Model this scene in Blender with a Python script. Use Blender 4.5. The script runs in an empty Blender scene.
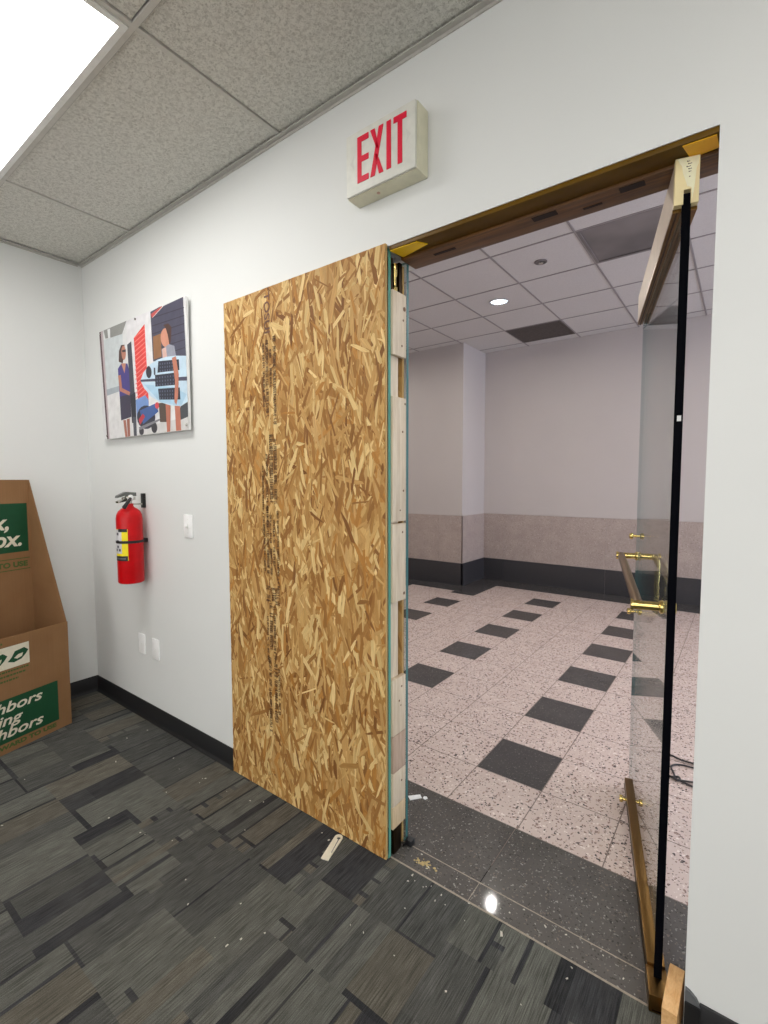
import bpy, bmesh, math, random
from mathutils import Vector, Matrix
random.seed(7)
S = bpy.context.scene
C = S.collection
PI = math.pi

# ------------------------------------------------------------------ materials
def lin(c):
    def f(v):
        v /= 255.0
        return v / 12.92 if v <= 0.04045 else ((v + 0.055) / 1.055) ** 2.4
    return (f(c[0]), f(c[1]), f(c[2]), 1.0)

class NT:
    def __init__(s, name):
        s.m = bpy.data.materials.new(name); s.m.use_nodes = True
        s.t = s.m.node_tree; s.n = s.t.nodes; s.n.clear()
        s.out = s.n.new('ShaderNodeOutputMaterial')
    def node(s, kind, ins=None, **kw):
        n = s.n.new(kind)
        for k, v in kw.items(): setattr(n, k, v)
        for k, v in (ins or {}).items():
            if hasattr(v, 'is_output') or isinstance(v, bpy.types.NodeSocket): s.t.links.new(v, n.inputs[k])
            else: n.inputs[k].default_value = v
        return n
    def coord(s, scale=(1, 1, 1), which='Object'):
        tc = s.node('ShaderNodeTexCoord')
        mp = s.node('ShaderNodeMapping', {'Vector': tc.outputs[which], 'Scale': scale})
        return mp.outputs[0]
    def noise(s, vec, scale, detail=3, rough=.55, dist=0):
        return s.node('ShaderNodeTexNoise', {'Vector': vec, 'Scale': scale, 'Detail': detail, 'Roughness': rough, 'Distortion': dist}).outputs['Fac']
    def ramp(s, fac, stops, interp='LINEAR'):
        r = s.node('ShaderNodeValToRGB', {'Fac': fac}); cr = r.color_ramp; cr.interpolation = interp
        while len(cr.elements) < len(stops): cr.elements.new(.5)
        for e, (p, c) in zip(cr.elements, stops): e.position = p; e.color = c
        return r.outputs['Color']
    def mix(s, fac, a, b, mode='MIX'):
        n = s.node('ShaderNodeMix', data_type='RGBA', blend_type=mode)
        for sock, v in ((n.inputs[0], fac), (n.inputs[6], a), (n.inputs[7], b)):
            if isinstance(v, bpy.types.NodeSocket): s.t.links.new(v, sock)
            else: sock.default_value = v
        return n.outputs[2]
    def math(s, op, a, b=None):
        n = s.node('ShaderNodeMath', operation=op)
        for i, v in enumerate((a, b)):
            if v is None: continue
            if isinstance(v, bpy.types.NodeSocket): s.t.links.new(v, n.inputs[i])
            else: n.inputs[i].default_value = v
        return n.outputs[0]
    def bump(s, h, strength=.2, dist=.002):
        return s.node('ShaderNodeBump', {'Height': h, 'Strength': strength, 'Distance': dist}).outputs[0]
    def done(s, color, rough=.6, metal=0., bump=None, spec=None, emit=None, estr=0., coat=0.):
        b = s.node('ShaderNodeBsdfPrincipled')
        for k, v in (('Base Color', color), ('Roughness', rough), ('Metallic', metal), ('Coat Weight', coat)):
            if isinstance(v, bpy.types.NodeSocket): s.t.links.new(v, b.inputs[k])
            else: b.inputs[k].default_value = v
        if spec is not None: b.inputs['Specular IOR Level'].default_value = spec
        if bump is not None: s.t.links.new(bump, b.inputs['Normal'])
        if emit is not None:
            b.inputs['Emission Color'].default_value = emit; b.inputs['Emission Strength'].default_value = estr
        s.t.links.new(b.outputs[0], s.out.inputs[0])
        return s.m

def plain(name, rgb, rough=.55, metal=0., var=.06, scale=30, bumps=.05, spec=None, stretch=(1, 1, 1)):
    t = NT(name); v = t.coord(stretch); n = t.noise(v, scale, 4)
    c = lin(rgb); d = tuple(x * (1 - var) for x in c[:3]) + (1,); l = tuple(min(1, x * (1 + var)) for x in c[:3]) + (1,)
    col = t.ramp(n, [(.3, d), (.7, l)])
    return t.done(col, rough, metal, t.bump(n, bumps, .001) if bumps else None, spec)

def emit(name, rgb, strength):
    t = NT(name)
    e = t.node('ShaderNodeEmission', {'Color': rgb + (1,) if len(rgb) == 3 else rgb, 'Strength': strength})
    t.t.links.new(e.outputs[0], t.out.inputs[0]); return t.m

def m_wall(name, rgb, scuff=.03):
    t = NT(name); v = t.coord()
    big = t.noise(v, 1.3, 3); fine = t.noise(v, 350, 2)
    c = lin(rgb); d = tuple(x * (1 - scuff) for x in c[:3]) + (1,)
    return t.done(t.ramp(big, [(.3, d), (.7, c)]), .55, 0, t.bump(fine, .06, .001), spec=.3)

def m_ceiltile(name, rgb, dark, strength=1.0):
    t = NT(name); v = t.coord((1, 1, 1))
    a = t.noise(v, 120, 3, .6, 1.4); b = t.noise(v, 60, 3, .6, .8); big = t.noise(v, 1.7, 2)
    f = t.ramp(a, [(.34, (0, 0, 0, 1)), (.5, (1, 1, 1, 1))])
    g = t.ramp(b, [(.36, (.5, .5, .5, 1)), (.54, (1, 1, 1, 1))])
    k = t.mix(1.0, f, g, 'MULTIPLY')
    col = t.mix(k, lin(dark), lin(rgb))
    col = t.mix(strength, lin(rgb), col)
    col = t.mix(.25, col, t.ramp(big, [(.3, (.85, .85, .83, 1)), (.7, (1, 1, 1, 1))]), 'MULTIPLY')
    col = t.mix(.78, lin(rgb), col)
    return t.done(col, .85, 0, t.bump(k, .35 * strength, .003), spec=.1)

def m_carpet():
    t = NT('carpet_pile'); at = t.node('ShaderNodeAttribute', attribute_name='tone').outputs['Color']
    v = t.coord((330, 9, 1)); w = t.noise(v, 1.0, 2, .6)
    fine = t.noise(t.coord(), 420, 2); soil = t.noise(t.coord(), 2.3, 4); mid = t.noise(t.coord((1, .5, 1)), 38, 3)
    st = t.ramp(w, [(.3, (.5, .5, .5, 1)), (.66, (1.3, 1.3, 1.3, 1))])
    c = t.mix(1., at, st, 'MULTIPLY')
    c = t.mix(.8, c, t.ramp(fine, [(.3, (.6, .6, .6, 1)), (.7, (1.25, 1.25, 1.25, 1))]), 'MULTIPLY')
    c = t.mix(.5, c, t.ramp(mid, [(.3, (.7, .7, .7, 1)), (.7, (1.2, 1.2, 1.2, 1))]), 'MULTIPLY')
    c = t.mix(t.ramp(soil, [(.5, (0, 0, 0, 1)), (.75, (.35, .35, .35, 1))]), c, lin((92, 90, 84)))
    return t.done(c, .95, 0, t.bump(t.math('ADD', w, fine), .6, .003), spec=.08)

def m_terrazzo(name, base, chips, scale=70, rough=.28, thresh=.3, base2=None):
    t = NT(name); v = t.coord()
    dist = t.node('ShaderNodeTexNoise', {'Vector': v, 'Scale': 60.0, 'Detail': 2.0})
    wv = t.node('ShaderNodeVectorMath', {0: v}, operation='ADD')
    sc = t.node('ShaderNodeVectorMath', {0: dist.outputs['Color'], 'Scale': .02}, operation='SCALE')
    t.t.links.new(sc.outputs[0], wv.inputs[1])
    vo = t.node('ShaderNodeTexVoronoi', {'Vector': wv.outputs[0], 'Scale': scale, 'Randomness': 1.0})
    rnd = t.node('ShaderNodeSeparateColor', {0: vo.outputs['Color']})
    size = t.math('MULTIPLY_ADD', rnd.outputs[0], thresh)
    t.t.nodes[-1].inputs[2].default_value = .05
    inside = t.math('LESS_THAN', vo.outputs['Distance'], size)
    inside = t.math('MULTIPLY', inside, t.math('GREATER_THAN', rnd.outputs[1], .3))
    chip = t.ramp(rnd.outputs[2], [(i / len(chips), lin(c)) for i, c in enumerate(chips)], 'CONSTANT')
    big = t.noise(v, 7, 4)
    b = t.ramp(big, [(.3, lin(base)), (.7, lin(base2 or base))])
    return t.done(t.mix(inside, b, chip), rough, 0, None, spec=.45)

def m_wood(name, light, dark, scale=1., axis=2, rough=.6):
    t = NT(name)
    st = [18, 18, 18]; st[axis] = 1.2
    v = t.coord(tuple(x * scale for x in st)); n = t.noise(v, 4, 5, .6, .8); f = t.noise(t.coord(tuple(x * 14 for x in st)), 2, 3)
    col = t.ramp(n, [(.28, lin(dark)), (.7, lin(light))])
    col = t.mix(.25, col, t.ramp(f, [(.3, (.6, .6, .6, 1)), (.7, (1.1, 1.1, 1.1, 1))]), 'MULTIPLY')
    return t.done(col, rough, 0, t.bump(n, .15, .001))

def m_metal(name, rgb, rough=.25, metal=1., brushed=None):
    t = NT(name); v = t.coord(brushed or (1, 1, 1)); n = t.noise(v, 60, 3)
    c = lin(rgb); col = t.ramp(n, [(.3, tuple(x * .86 for x in c[:3]) + (1,)), (.7, c)])
    r = t.math('MULTIPLY_ADD', n, .12); t.n[-1].inputs[2].default_value = rough - .06
    return t.done(col, r, metal)

def m_glass(name, tint=(.84, .88, .87)):
    t = NT(name)
    g = t.node('ShaderNodeNewGeometry')
    dp = t.node('ShaderNodeVectorMath', {0: g.outputs['Normal'], 1: g.outputs['Incoming']}, operation='DOT_PRODUCT')
    k = t.math('SUBTRACT', 1.0, t.math('ABSOLUTE', dp.outputs['Value']))
    f = t.math('MULTIPLY', t.math('POWER', k, 5.0), .92)
    f = t.math('ADD', f, .04)
    smudge = t.noise(t.coord(), 6, 3)
    a = t.node('ShaderNodeBsdfTransparent', {'Color': tint + (1,)})
    b = t.node('ShaderNodeBsdfGlossy', {'Color': (1, 1, 1, 1), 'Roughness': .01})
    m = t.node('ShaderNodeMixShader', {'Fac': f, 1: a.outputs[0], 2: b.outputs[0]})
    t.t.links.new(m.outputs[0], t.out.inputs[0]); return t.m

def m_attr(name, attr, rough=.6, streak=None, bumps=.1):
    t = NT(name); at = t.node('ShaderNodeAttribute', attribute_name=attr).outputs['Color']
    uv = t.node('ShaderNodeUVMap', uv_map='grain').outputs[0]
    mp = t.node('ShaderNodeMapping', {'Vector': uv, 'Scale': (14, 420, 1)}).outputs[0]
    n = t.noise(mp, 1.0, 4, .6)
    c = t.mix(.75, at, t.ramp(n, [(.3, (.62, .6, .56, 1)), (.65, (1.15, 1.13, 1.1, 1))]), 'MULTIPLY')
    return t.done(c, rough, 0, t.bump(n, bumps, .001), spec=.3)

M = {}
M['wall'] = m_wall('white_wall_paint', (229, 230, 228))
M['hallpaint'] = m_wall('warm_grey_hall_paint', (194, 185, 180), .04)
M['tile_c'] = m_ceiltile('fissured_ceiling_tile', (226, 224, 216), (168, 164, 154))
M['tile_h'] = m_ceiltile('hall_ceiling_tile', (212, 208, 205), (190, 185, 182), .5)
M['tbar'] = plain('ceiling_grid_metal', (205, 202, 194), .5)
M['tbar_h'] = plain('hall_grid_metal', (150, 143, 142), .5)
M['gapshade'] = plain('dark_gap_shade', (60, 57, 54), .9)  # shade of the gaps beside the ceiling grid bars, put into colour
M['angle'] = plain('wall_angle_metal', (190, 187, 180), .5)
M['carpet'] = m_carpet()
M['terr'] = m_terrazzo('pinkish_terrazzo', (216, 197, 188), [(150, 125, 116), (236, 222, 214), (125, 106, 100), (190, 165, 152), (92, 82, 80)], 108, .24, .62, (208, 187, 178))
M['terrd'] = m_terrazzo('dark_terrazzo', (74, 71, 70), [(104, 100, 96), (48, 46, 46), (92, 87, 84), (120, 115, 110)], 150, .26, .4, (66, 63, 63))
M['granite'] = m_terrazzo('dark_threshold_granite', (98, 94, 90), [(132, 128, 122), (66, 63, 61), (118, 108, 100), (74, 70, 67), (150, 146, 140), (84, 80, 77)], 150, .045, .5, (86, 82, 79))
M['grout'] = plain('tile_grout', (128, 112, 104), .8)
M['jointsand'] = plain('pale_floor_joint', (152, 140, 126), .8, var=.2, scale=60)
M['wains'] = m_terrazzo('brown_granite_wainscot', (176, 160, 151), [(146, 130, 122), (196, 180, 170), (132, 116, 110)], 120, .4, .46, (164, 148, 140))
M['base_h'] = m_terrazzo('charcoal_granite_base', (56, 54, 56), [(74, 72, 74), (40, 39, 42)], 130, .35, .3)
M['seam'] = plain('pale_stone_joint', (196, 184, 174), .7)
M['rubber'] = plain('black_vinyl_base', (26, 26, 28), .45, bumps=.02)
M['rubber_l'] = plain('grey_vinyl', (96, 98, 100), .4, bumps=.02)  # lighter grey for the end piece of the black baseboard
M['osb'] = m_attr('oriented_strand_wood', 'tone', .62)
M['osbbase'] = m_wood('strand_board_core', (186, 144, 88), (120, 80, 38), 2.)
M['ink'] = plain('dark_ink_stamp', (80, 54, 32), .7, var=.2)
M['ink2'] = plain('purple_brown_ink', (112, 76, 60), .7, var=.2)
M['pine'] = m_wood('whitewood_lumber', (232, 214, 190), (206, 182, 152), .8)
M['pine2'] = m_wood('pinkish_lumber', (204, 176, 154), (176, 146, 124), .8)
M['pine3'] = m_wood('tan_lumber', (226, 200, 164), (200, 168, 128), .8)
M['endwood'] = plain('cream_end_grain', (246, 228, 176), .5, var=.06, scale=12)
M['endpale'] = plain('pale_end_patch', (252, 246, 212), .5)
M['knot'] = plain('wood_knot', (120, 84, 60), .7)
M['wedge'] = m_wood('honey_pine', (232, 190, 136), (206, 152, 92), 1., 1)
M['teal'] = NT('teal_glass_edge').done(lin((86, 156, 138)), .3, 0, spec=.6)
M['teald'] = NT('dark_teal_glass_edge').done(lin((56, 112, 112)), .3, 0, spec=.6)
M['glass'] = m_glass('clear_plate_glass')
M['edgeblk'] = plain('edge_darkening_black', (5, 6, 12), .7, bumps=0, spec=.05)  # painted darkness of the bare glass door edge
M['brass'] = m_metal('polished_brass', (232, 205, 130), .16)
M['bronze'] = m_metal('antique_bronze', (128, 98, 56), .32, 1., (1, 30, 30))
M['bronzed'] = m_metal('dark_bronze', (62, 46, 28), .4)
M['satin'] = plain('satin_champagne_rail', (206, 188, 168), .5, .25, var=.05, scale=20, bumps=0)
M['headbrass'] = plain('olive_bronze_soffit', (98, 70, 12), .35, var=.15, scale=6, bumps=0, spec=.15)
M['beam'] = m_wood('dark_stained_beam', (128, 84, 34), (66, 40, 16), 1., 0, .35)
M['slot_shade'] = plain('dark_slot_shade', (34, 16, 12), .7)
M['yellow'] = plain('yellow_vinyl_tape', (255, 204, 12), .4, var=.03)
M['yellow2'] = plain('orange_yellow_vinyl_tape', (255, 186, 6), .4, var=.03)
M['chevron'] = plain('faint_sign_chevron', (212, 211, 203), .45, bumps=0)
M['plastic'] = plain('white_plate_plastic', (252, 252, 250), .35, bumps=.01)
M['cream'] = plain('cream_sign_housing', (226, 222, 196), .45, bumps=.02)
M['signface'] = plain('white_sign_face', (220, 219, 210), .45, bumps=.02)
t = NT('red_sign_letters'); M['red_s'] = t.done(lin((208, 8, 50)), .4, 0, emit=lin((230, 10, 60)), estr=.1)
t = NT('fire_red_enamel'); M['red'] = t.done(t.ramp(t.noise(t.coord(), 20, 2), [(.3, lin((190, 4, 14))), (.7, lin((204, 6, 18)))]), .32, 0, spec=.3)
M['pinemark'] = None
M['chrome'] = m_metal('bright_chrome', (206, 204, 196), .22)
M['testlamp'] = plain('faded_test_button', (206, 168, 146), .4)
M['lever'] = m_metal('dull_steel', (120, 122, 120), .35)
M['black'] = plain('black_plastic', (24, 24, 26), .45, bumps=.02)
M['lab_w'] = plain('white_label', (214, 212, 214), .5)
M['lab_y'] = plain('yellow_label', (244, 222, 10), .5)
M['lab_g'] = plain('grey_label_print', (96, 94, 100), .6)
M['cardboard'] = None
t = NT('corrugated_cardboard'); v = t.coord((1, 260, 1)); n = t.noise(v, 1, 2); n2 = t.noise(t.coord(), 5, 4)
M['cardboard'] = t.done(t.mix(.18, t.ramp(n2, [(.3, lin((142, 106, 72))), (.7, lin((152, 115, 80)))]), t.ramp(n, [(.3, (.6, .6, .6, 1)), (.7, (1, 1, 1, 1))]), 'MULTIPLY'), .8, 0, spec=.15)
M['green'] = plain('printed_green', (4, 72, 40), .7)
M['greenink'] = plain('green_ink_line', (74, 96, 44), .8)
M['printw'] = plain('printed_offwhite', (226, 220, 200), .7)
M['tool'] = plain('ivory_plastic', (226, 220, 200), .5)
M['paper'] = plain('white_paper', (246, 246, 246), .7)
M['glue'] = plain('dried_yellow_glue', (172, 150, 100), .6, var=.25, scale=80)
M['crumb'] = plain('pale_crumbs', (196, 190, 178), .8)
M['cable'] = plain('dark_grey_cable', (44, 42, 44), .5)
M['tileshade'] = plain('missing_tile_shade', (88, 80, 76), .7, var=.15)
M['ventg'] = m_wall('sooty_grey_panel', (140, 133, 131), .55)
M['lamp'] = emit('troffer_glow', (1.0, .985, .96), 10.2)
M['lamp_h'] = emit('downlight_bulb_glow', (1.0, .96, .89), 1750.0)
M['lens_h'] = emit('downlight_lens_glow', (.88, .96, 1.0), 2.2)
M['window'] = emit('added_daylight_pane', (.68, .78, 1.0), 9.0)
M['added_window_o'] = emit('added_office_glow', (1.0, .99, .98), 2.75)
M['frame_w'] = plain('white_painted_metal', (236, 236, 232), .4)
M['reflector'] = m_metal('downlight_reflector', (220, 222, 226), .2)

# ------------------------------------------------------------------ mesh builder
class MB:
    def __init__(s): s.v = []; s.f = []; s.mi = []; s.mats = []; s.smooth = []
    def mat(s, m):
        if m not in s.mats: s.mats.append(m)
        return s.mats.index(m)
    def face(s, pts, m, smooth=False):
        b = len(s.v); s.v += [tuple(p) for p in pts]; s.f.append(tuple(range(b, b + len(pts)))); s.mi.append(s.mat(m)); s.smooth.append(smooth)
    def raw(s, vs, fs, m, smooth=False):
        b = len(s.v); s.v += [tuple(p) for p in vs]; k = s.mat(m)
        for f in fs: s.f.append(tuple(b + i for i in f)); s.mi.append(k); s.smooth.append(smooth)
    def box(s, x0, x1, y0, y1, z0, z1, m, bev=0.):
        if bev <= 0:
            vs = [(x, y, z) for z in (z0, z1) for y in (y0, y1) for x in (x0, x1)]
            s.raw(vs, [(0, 2, 3, 1), (4, 5, 7, 6), (0, 1, 5, 4), (2, 6, 7, 3), (0, 4, 6, 2), (1, 3, 7, 5)], m)
        else:
            bm = bmesh.new(); bmesh.ops.create_cube(bm, size=1)
            for v in bm.verts: v.co = ((x0 + x1) / 2 + v.co.x * (x1 - x0), (y0 + y1) / 2 + v.co.y * (y1 - y0), (z0 + z1) / 2 + v.co.z * (z1 - z0))
            bmesh.ops.bevel(bm, geom=list(bm.edges), offset=bev, segments=2, affect='EDGES', profile=.6)
            s.bm(bm, m, True)
    def bm(s, bm, m, smooth=False, mtx=None):
        if mtx is not None: bm.transform(mtx)
        bm.verts.index_update()
        s.raw([v.co[:] for v in bm.verts], [tuple(v.index for v in f.verts) for f in bm.faces], m, smooth); bm.free()
    def prism(s, poly, mapf, h0, h1, m, smooth=False):
        """poly: 2D points, mapf(a,b,h)->xyz"""
        n = len(poly); vs = [mapf(a, b, h0) for a, b in poly] + [mapf(a, b, h1) for a, b in poly]
        fs = [tuple(range(n))[::-1], tuple(range(n, 2 * n))] + [(i, (i + 1) % n, n + (i + 1) % n, n + i) for i in range(n)]
        s.raw(vs, fs, m, smooth)
    def tube(s, pts, r, m, seg=10, cap=True):
        pts = [Vector(p) for p in pts]; n = len(pts); rs = r if isinstance(r, (list, tuple)) else [r] * n
        vs = []; prev = None
        for i, p in enumerate(pts):
            d = (pts[min(i + 1, n - 1)] - pts[max(i - 1, 0)]).normalized()
            if prev is None:
                a = Vector((0, 0, 1)) if abs(d.z) < .9 else Vector((1, 0, 0)); u = d.cross(a).normalized()
            else: u = (prev - d * prev.dot(d)).normalized()
            prev = u; w = d.cross(u)
            vs += [p + (u * math.cos(2 * PI * k / seg) + w * math.sin(2 * PI * k / seg)) * rs[i] for k in range(seg)]
        fs = [(i * seg + k, i * seg + (k + 1) % seg, (i + 1) * seg + (k + 1) % seg, (i + 1) * seg + k) for i in range(n - 1) for k in range(seg)]
        s.raw(vs, fs, m, True)
        if cap:
            s.raw(vs[:seg], [tuple(range(seg))[::-1]], m); s.raw(vs[-seg:], [tuple(range(seg))], m)
    def lathe(s, prof, m, origin=(0, 0, 0), axis=(0, 0, 1), seg=28, a0=0., a1=2 * PI):
        o = Vector(origin); ax = Vector(axis).normalized()
        u = ax.cross(Vector((0, 1, 0)) if abs(ax.y) < .9 else Vector((1, 0, 0))).normalized(); w = ax.cross(u)
        full = abs(a1 - a0 - 2 * PI) < 1e-6; cols = seg if full else seg + 1; n = len(prof); vs = []
        for r, h in prof:
            for k in range(cols):
                an = a0 + (a1 - a0) * k / seg; vs.append(o + ax * h + (u * math.cos(an) + w * math.sin(an)) * r)
        fs = [(i * cols + k, i * cols + (k + 1) % cols, (i + 1) * cols + (k + 1) % cols, (i + 1) * cols + k) for i in range(n - 1) for k in range(seg)]
        s.raw(vs, fs, m, True)
    def text(s, txt, size, mtx, m, shear=0., bold=0., ex=0.0, sx=1., align='LEFT', spacing=1.):
        cu = bpy.data.curves.new('glyphs', 'FONT'); cu.body = txt; cu.size = size; cu.shear = shear; cu.offset = bold; cu.extrude = ex
        cu.align_x = align; cu.space_character = spacing; cu.resolution_u = 4
        ob = bpy.data.objects.new('glyphs', cu); C.objects.link(ob); bpy.context.view_layer.update()
        me = bpy.data.meshes.new_from_object(ob.evaluated_get(bpy.context.evaluated_depsgraph_get()))
        k = mtx @ Matrix.Diagonal((sx, 1, 1, 1))
        s.raw([(k @ v.co)[:] for v in me.vertices], [tuple(p.vertices) for p in me.polygons], m)
        bpy.data.objects.remove(ob); bpy.data.curves.remove(cu); bpy.data.meshes.remove(me)
    def build(s, name, parent=None, merge=False, recalc=True):
        me = bpy.data.meshes.new(name); me.from_pydata(s.v, [], s.f)
        for m in s.mats: me.materials.append(m)
        me.polygons.foreach_set('material_index', s.mi); me.polygons.foreach_set('use_smooth', s.smooth)
        if recalc:
            bm = bmesh.new(); bm.from_mesh(me); bmesh.ops.remove_doubles(bm, verts=bm.verts, dist=1e-6) if merge else None
            bmesh.ops.recalc_face_normals(bm, faces=bm.faces); bm.to_mesh(me); bm.free()
        me.update()
        try: me.set_sharp_from_angle(angle=math.radians(38))
        except Exception: pass
        o = bpy.data.objects.new(name, me); C.objects.link(o)
        if parent: o.parent = parent
        return o

def tag(o, label, cat, group=None, kind=None):
    o['label'] = label; o['category'] = cat
    if group: o['group'] = group
    if kind: o['kind'] = kind
    return o
def struct(o, label, cat):
    o['kind'] = 'structure'; return tag(o, label, cat)
def thing(name, label, cat, loc=(0, 0, 0), rz=0., group=None):
    o = bpy.data.objects.new(name, None); o.empty_display_size = .05; C.objects.link(o)
    o.location = loc; o.rotation_euler = (0, 0, rz); return tag(o, label, cat, group)
def frame(o, x, y, n):
    """matrix with columns x, y, n at o"""
    m = Matrix.Identity(4)
    for i, c in enumerate((x, y, n, o)):
        for j in range(3): m[j][i] = c[j]
    return m

# ------------------------------------------------------------------ dimensions
H, HH = 2.743, 3.165            # office and hall ceiling heights
X1, X2, X3, ZD = 1.489, 2.400, 3.3215, 2.177   # opening
RX, RY = 6.1, -4.9              # office extents
HL, HR, HB = -3.2, 8.2, 4.965   # hall extents
TW = .2                         # wall thickness

# ------------------------------------------------------------------ office shell
b = MB()
b.box(-.15, X1, 0, TW, 0, 3.3, M['wall']); b.box(X3, RX + .15, 0, TW, 0, 3.3, M['wall']); b.box(X1, X3, 0, TW, ZD, 3.3, M['wall'])
b.box(HL, -.15, 0, TW, 0, 3.3, M['wall']); b.box(RX + .15, HR, 0, TW, 0, 3.3, M['wall'])
struct(b.build('wall_back', recalc=True), 'white painted office wall with the boarded doorway and exit sign', 'wall')
b = MB(); b.box(-.15, 0, RY, -.0001, 0, 2.9, M['wall']); struct(b.build('wall_left'), 'white side wall behind the cardboard box display', 'wall')
WX0, WX1, WZ0, WZ1 = .35, 5.75, .55, 2.45
b = MB(); b.box(-.15, WX0, RY - .15, RY, 0, 2.9, M['wall']); b.box(WX1, RX + .15, RY - .15, RY, 0, 2.9, M['wall']); b.box(WX0, WX1, RY - .15, RY, 0, WZ0, M['wall']); b.box(WX0, WX1, RY - .15, RY, WZ1, 2.9, M['wall'])
struct(b.build('wall_front'), 'white office wall around the added window opposite the doorway', 'wall')
b = MB()
for k in range(5): x_ = WX0 + (WX1 - WX0 - .05) * k / 4; b.box(x_, x_ + .05, RY - .1, RY - .03, WZ0, WZ1, M['frame_w'])
b.box(WX0, WX1, RY - .1, RY - .03, WZ0, WZ0 + .05, M['frame_w']); b.box(WX0, WX1, RY - .1, RY - .03, WZ1 - .05, WZ1, M['frame_w'])
w = struct(b.build('added_window_2'), 'wide unseen window added to light the office, opposite the doorway', 'window')
b = MB(); b.box(WX0 + .05, WX1 - .05, RY - .07, RY - .065, WZ0 + .05, WZ1 - .05, M['added_window_o']); b.build('pane', w)  # unseen glowing pane, added to brighten the lower office walls
b = MB(); b.box(RX, RX + .15, RY, -.0001, 0, 2.9, M['wall']); struct(b.build('wall_right'), 'white office wall at the far right end', 'wall')

# carpet: rectangles of tufted tone, laid as a mesh with a tone per face
tones = []
def carpet():
    vs, fs, cols = [], [], []
    def rgb(k):
        base = {'d': (66, 66, 68), 'm': (85, 85, 82), 'l': (101, 101, 95), 'o': (102, 98, 89), 'k': (57, 57, 59)}[k]
        j = random.uniform(-4, 4); return lin(tuple(c + j for c in base))
    def put(x0, x1, y0, y1, k):
        if x1 - x0 < .002 or y1 - y0 < .002: return
        i = len(vs); vs.extend([(x0, y0, 0), (x1, y0, 0), (x1, y1, 0), (x0, y1, 0)]); fs.append((i, i + 1, i + 2, i + 3)); cols.append(rgb(k))
    def beads(x0, x1, y0, y1, alongy):
        if alongy:
            y = y0
            while y < y1:
                a = random.uniform(.03, .07); put(x0, x1, y, min(y + a, y1), random.choice('lmo')); y += a
                g = random.uniform(.012, .02); put(x0, x1, y, min(y + g, y1), random.choice('dm')); y += g
        else:
            x = x0
            while x < x1:
                a = random.uniform(.03, .06); put(x, min(x + a, x1), y0, y1, random.choice('lmo')); x += a
                g = random.uniform(.01, .02); put(x, min(x + g, x1), y0, y1, random.choice('dm')); x += g
    def leaf(x0, x1, y0, y1):
        w, h = x1 - x0, y1 - y0; r = random.random()
        if r < .22 and w > .07:
            n = random.choice((2, 3)); ws = [random.uniform(.4, 1.) for _ in range(n)]; t_ = sum(ws); x = x0
            for q_ in ws: put(x, x + w * q_ / t_, y0, y1, random.choice('dkmlo')); x += w * q_ / t_
            return
        if r < .30 and w > .08:
            e = random.uniform(.03, .045); beads(x0, x0 + e, y0, y1, True); x0 += e
        elif r < .36 and h > .15:
            e = random.uniform(.03, .045); beads(x0, x1, y0, y0 + e, False); y0 += e
        if random.random() < .55 and x1 - x0 > .05:
            e = random.uniform(.006, .016); put(x1 - e, x1, y0, y1, random.choice('dk')); x1 -= e
        if random.random() < .35 and y1 - y0 > .1:
            e = random.uniform(.008, .02); put(x0, x1, y0, y0 + e, random.choice('dk')); y0 += e
        put(x0, x1, y0, y1, random.choice('dmmmllloo'))
    def cell(x0, x1, y0, y1, depth):
        w, h = x1 - x0, y1 - y0
        if h > random.uniform(.30, .46):
            f = y0 + h * random.uniform(.32, .68); cell(x0, x1, y0, f, 0); cell(x0, x1, f, y1, 0)
        elif w > random.uniform(.10, .24):
            f = x0 + w * random.uniform(.28, .72); cell(x0, f, y0, y1, 0); cell(f, x1, y0, y1, 0)
        else: leaf(x0, x1, y0, y1)
    x = -.02; k = 0
    while x < RX:
        y = .012 - (.31 if k % 2 else 0); first = .012
        while first > RY:
            lo = max(y - .61, RY); cell(max(x, 0), min(x + .4575, RX), lo, first, 5); first = lo; y -= .61
        x += .4575; k += 1
    me = bpy.data.meshes.new('floor'); me.from_pydata(vs, [], fs)
    ca = me.color_attributes.new('tone', 'FLOAT_COLOR', 'CORNER')
    flat = []
    for c in cols: flat += list(c) * 4
    ca.data.foreach_set('color', flat); me.materials.append(M['carpet'])
    o = bpy.data.objects.new('floor', me); C.objects.link(o)
    return o
struct(carpet(), 'charcoal and grey patchwork carpet of the office', 'floor')

# office ceiling: lay-in tiles and grid
gx = [0, .66, 1.88, 3.10, 4.32, 5.54, RX]
gy = [0]; y = -.576
while y > RY: gy.append(y); y -= .61
gy.append(RY)
troffers = [(1, 1), (1, 6), (3, 3), (3, 6), (4, 1)]      # (column, row) cells holding lights
b = MB()
for i in range(len(gx) - 1):
    for j in range(len(gy) - 1):
        x0, x1, y1, y0 = gx[i], gx[i + 1], gy[j], gy[j + 1]
        if (i, j) in troffers: continue
        g = .0125
        b.face([(x0 + g, y0 + g, H + .006), (x1 - g, y0 + g, H + .006), (x1 - g, y1 - g, H + .006), (x0 + g, y1 - g, H + .006)], M['tile_c'])
for k, x in enumerate(gx[1:-1]): b.box(x - .0085, x + .0085, RY, 0, H, H + .02, M['tbar'])
for k, yy in enumerate(gy[1:-1]):
    for i in range(len(gx) - 1): b.box(gx[i] + .0085, gx[i + 1] - .0085, yy - .0085, yy + .0085, H, H + .02, M['tbar'])
b.box(0, RX, RY, 0, H + .021, H + .16, M['gapshade'])
struct(b.build('ceiling', recalc=True), 'office suspended ceiling of fissured tiles in a metal grid', 'ceiling')
b = MB()
b.box(0, RX, -.022, -.0005, H - .004, H - .0005, M['angle']); b.box(0, RX, -.004, -.0005, H - .014, H - .004, M['angle'])
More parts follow.
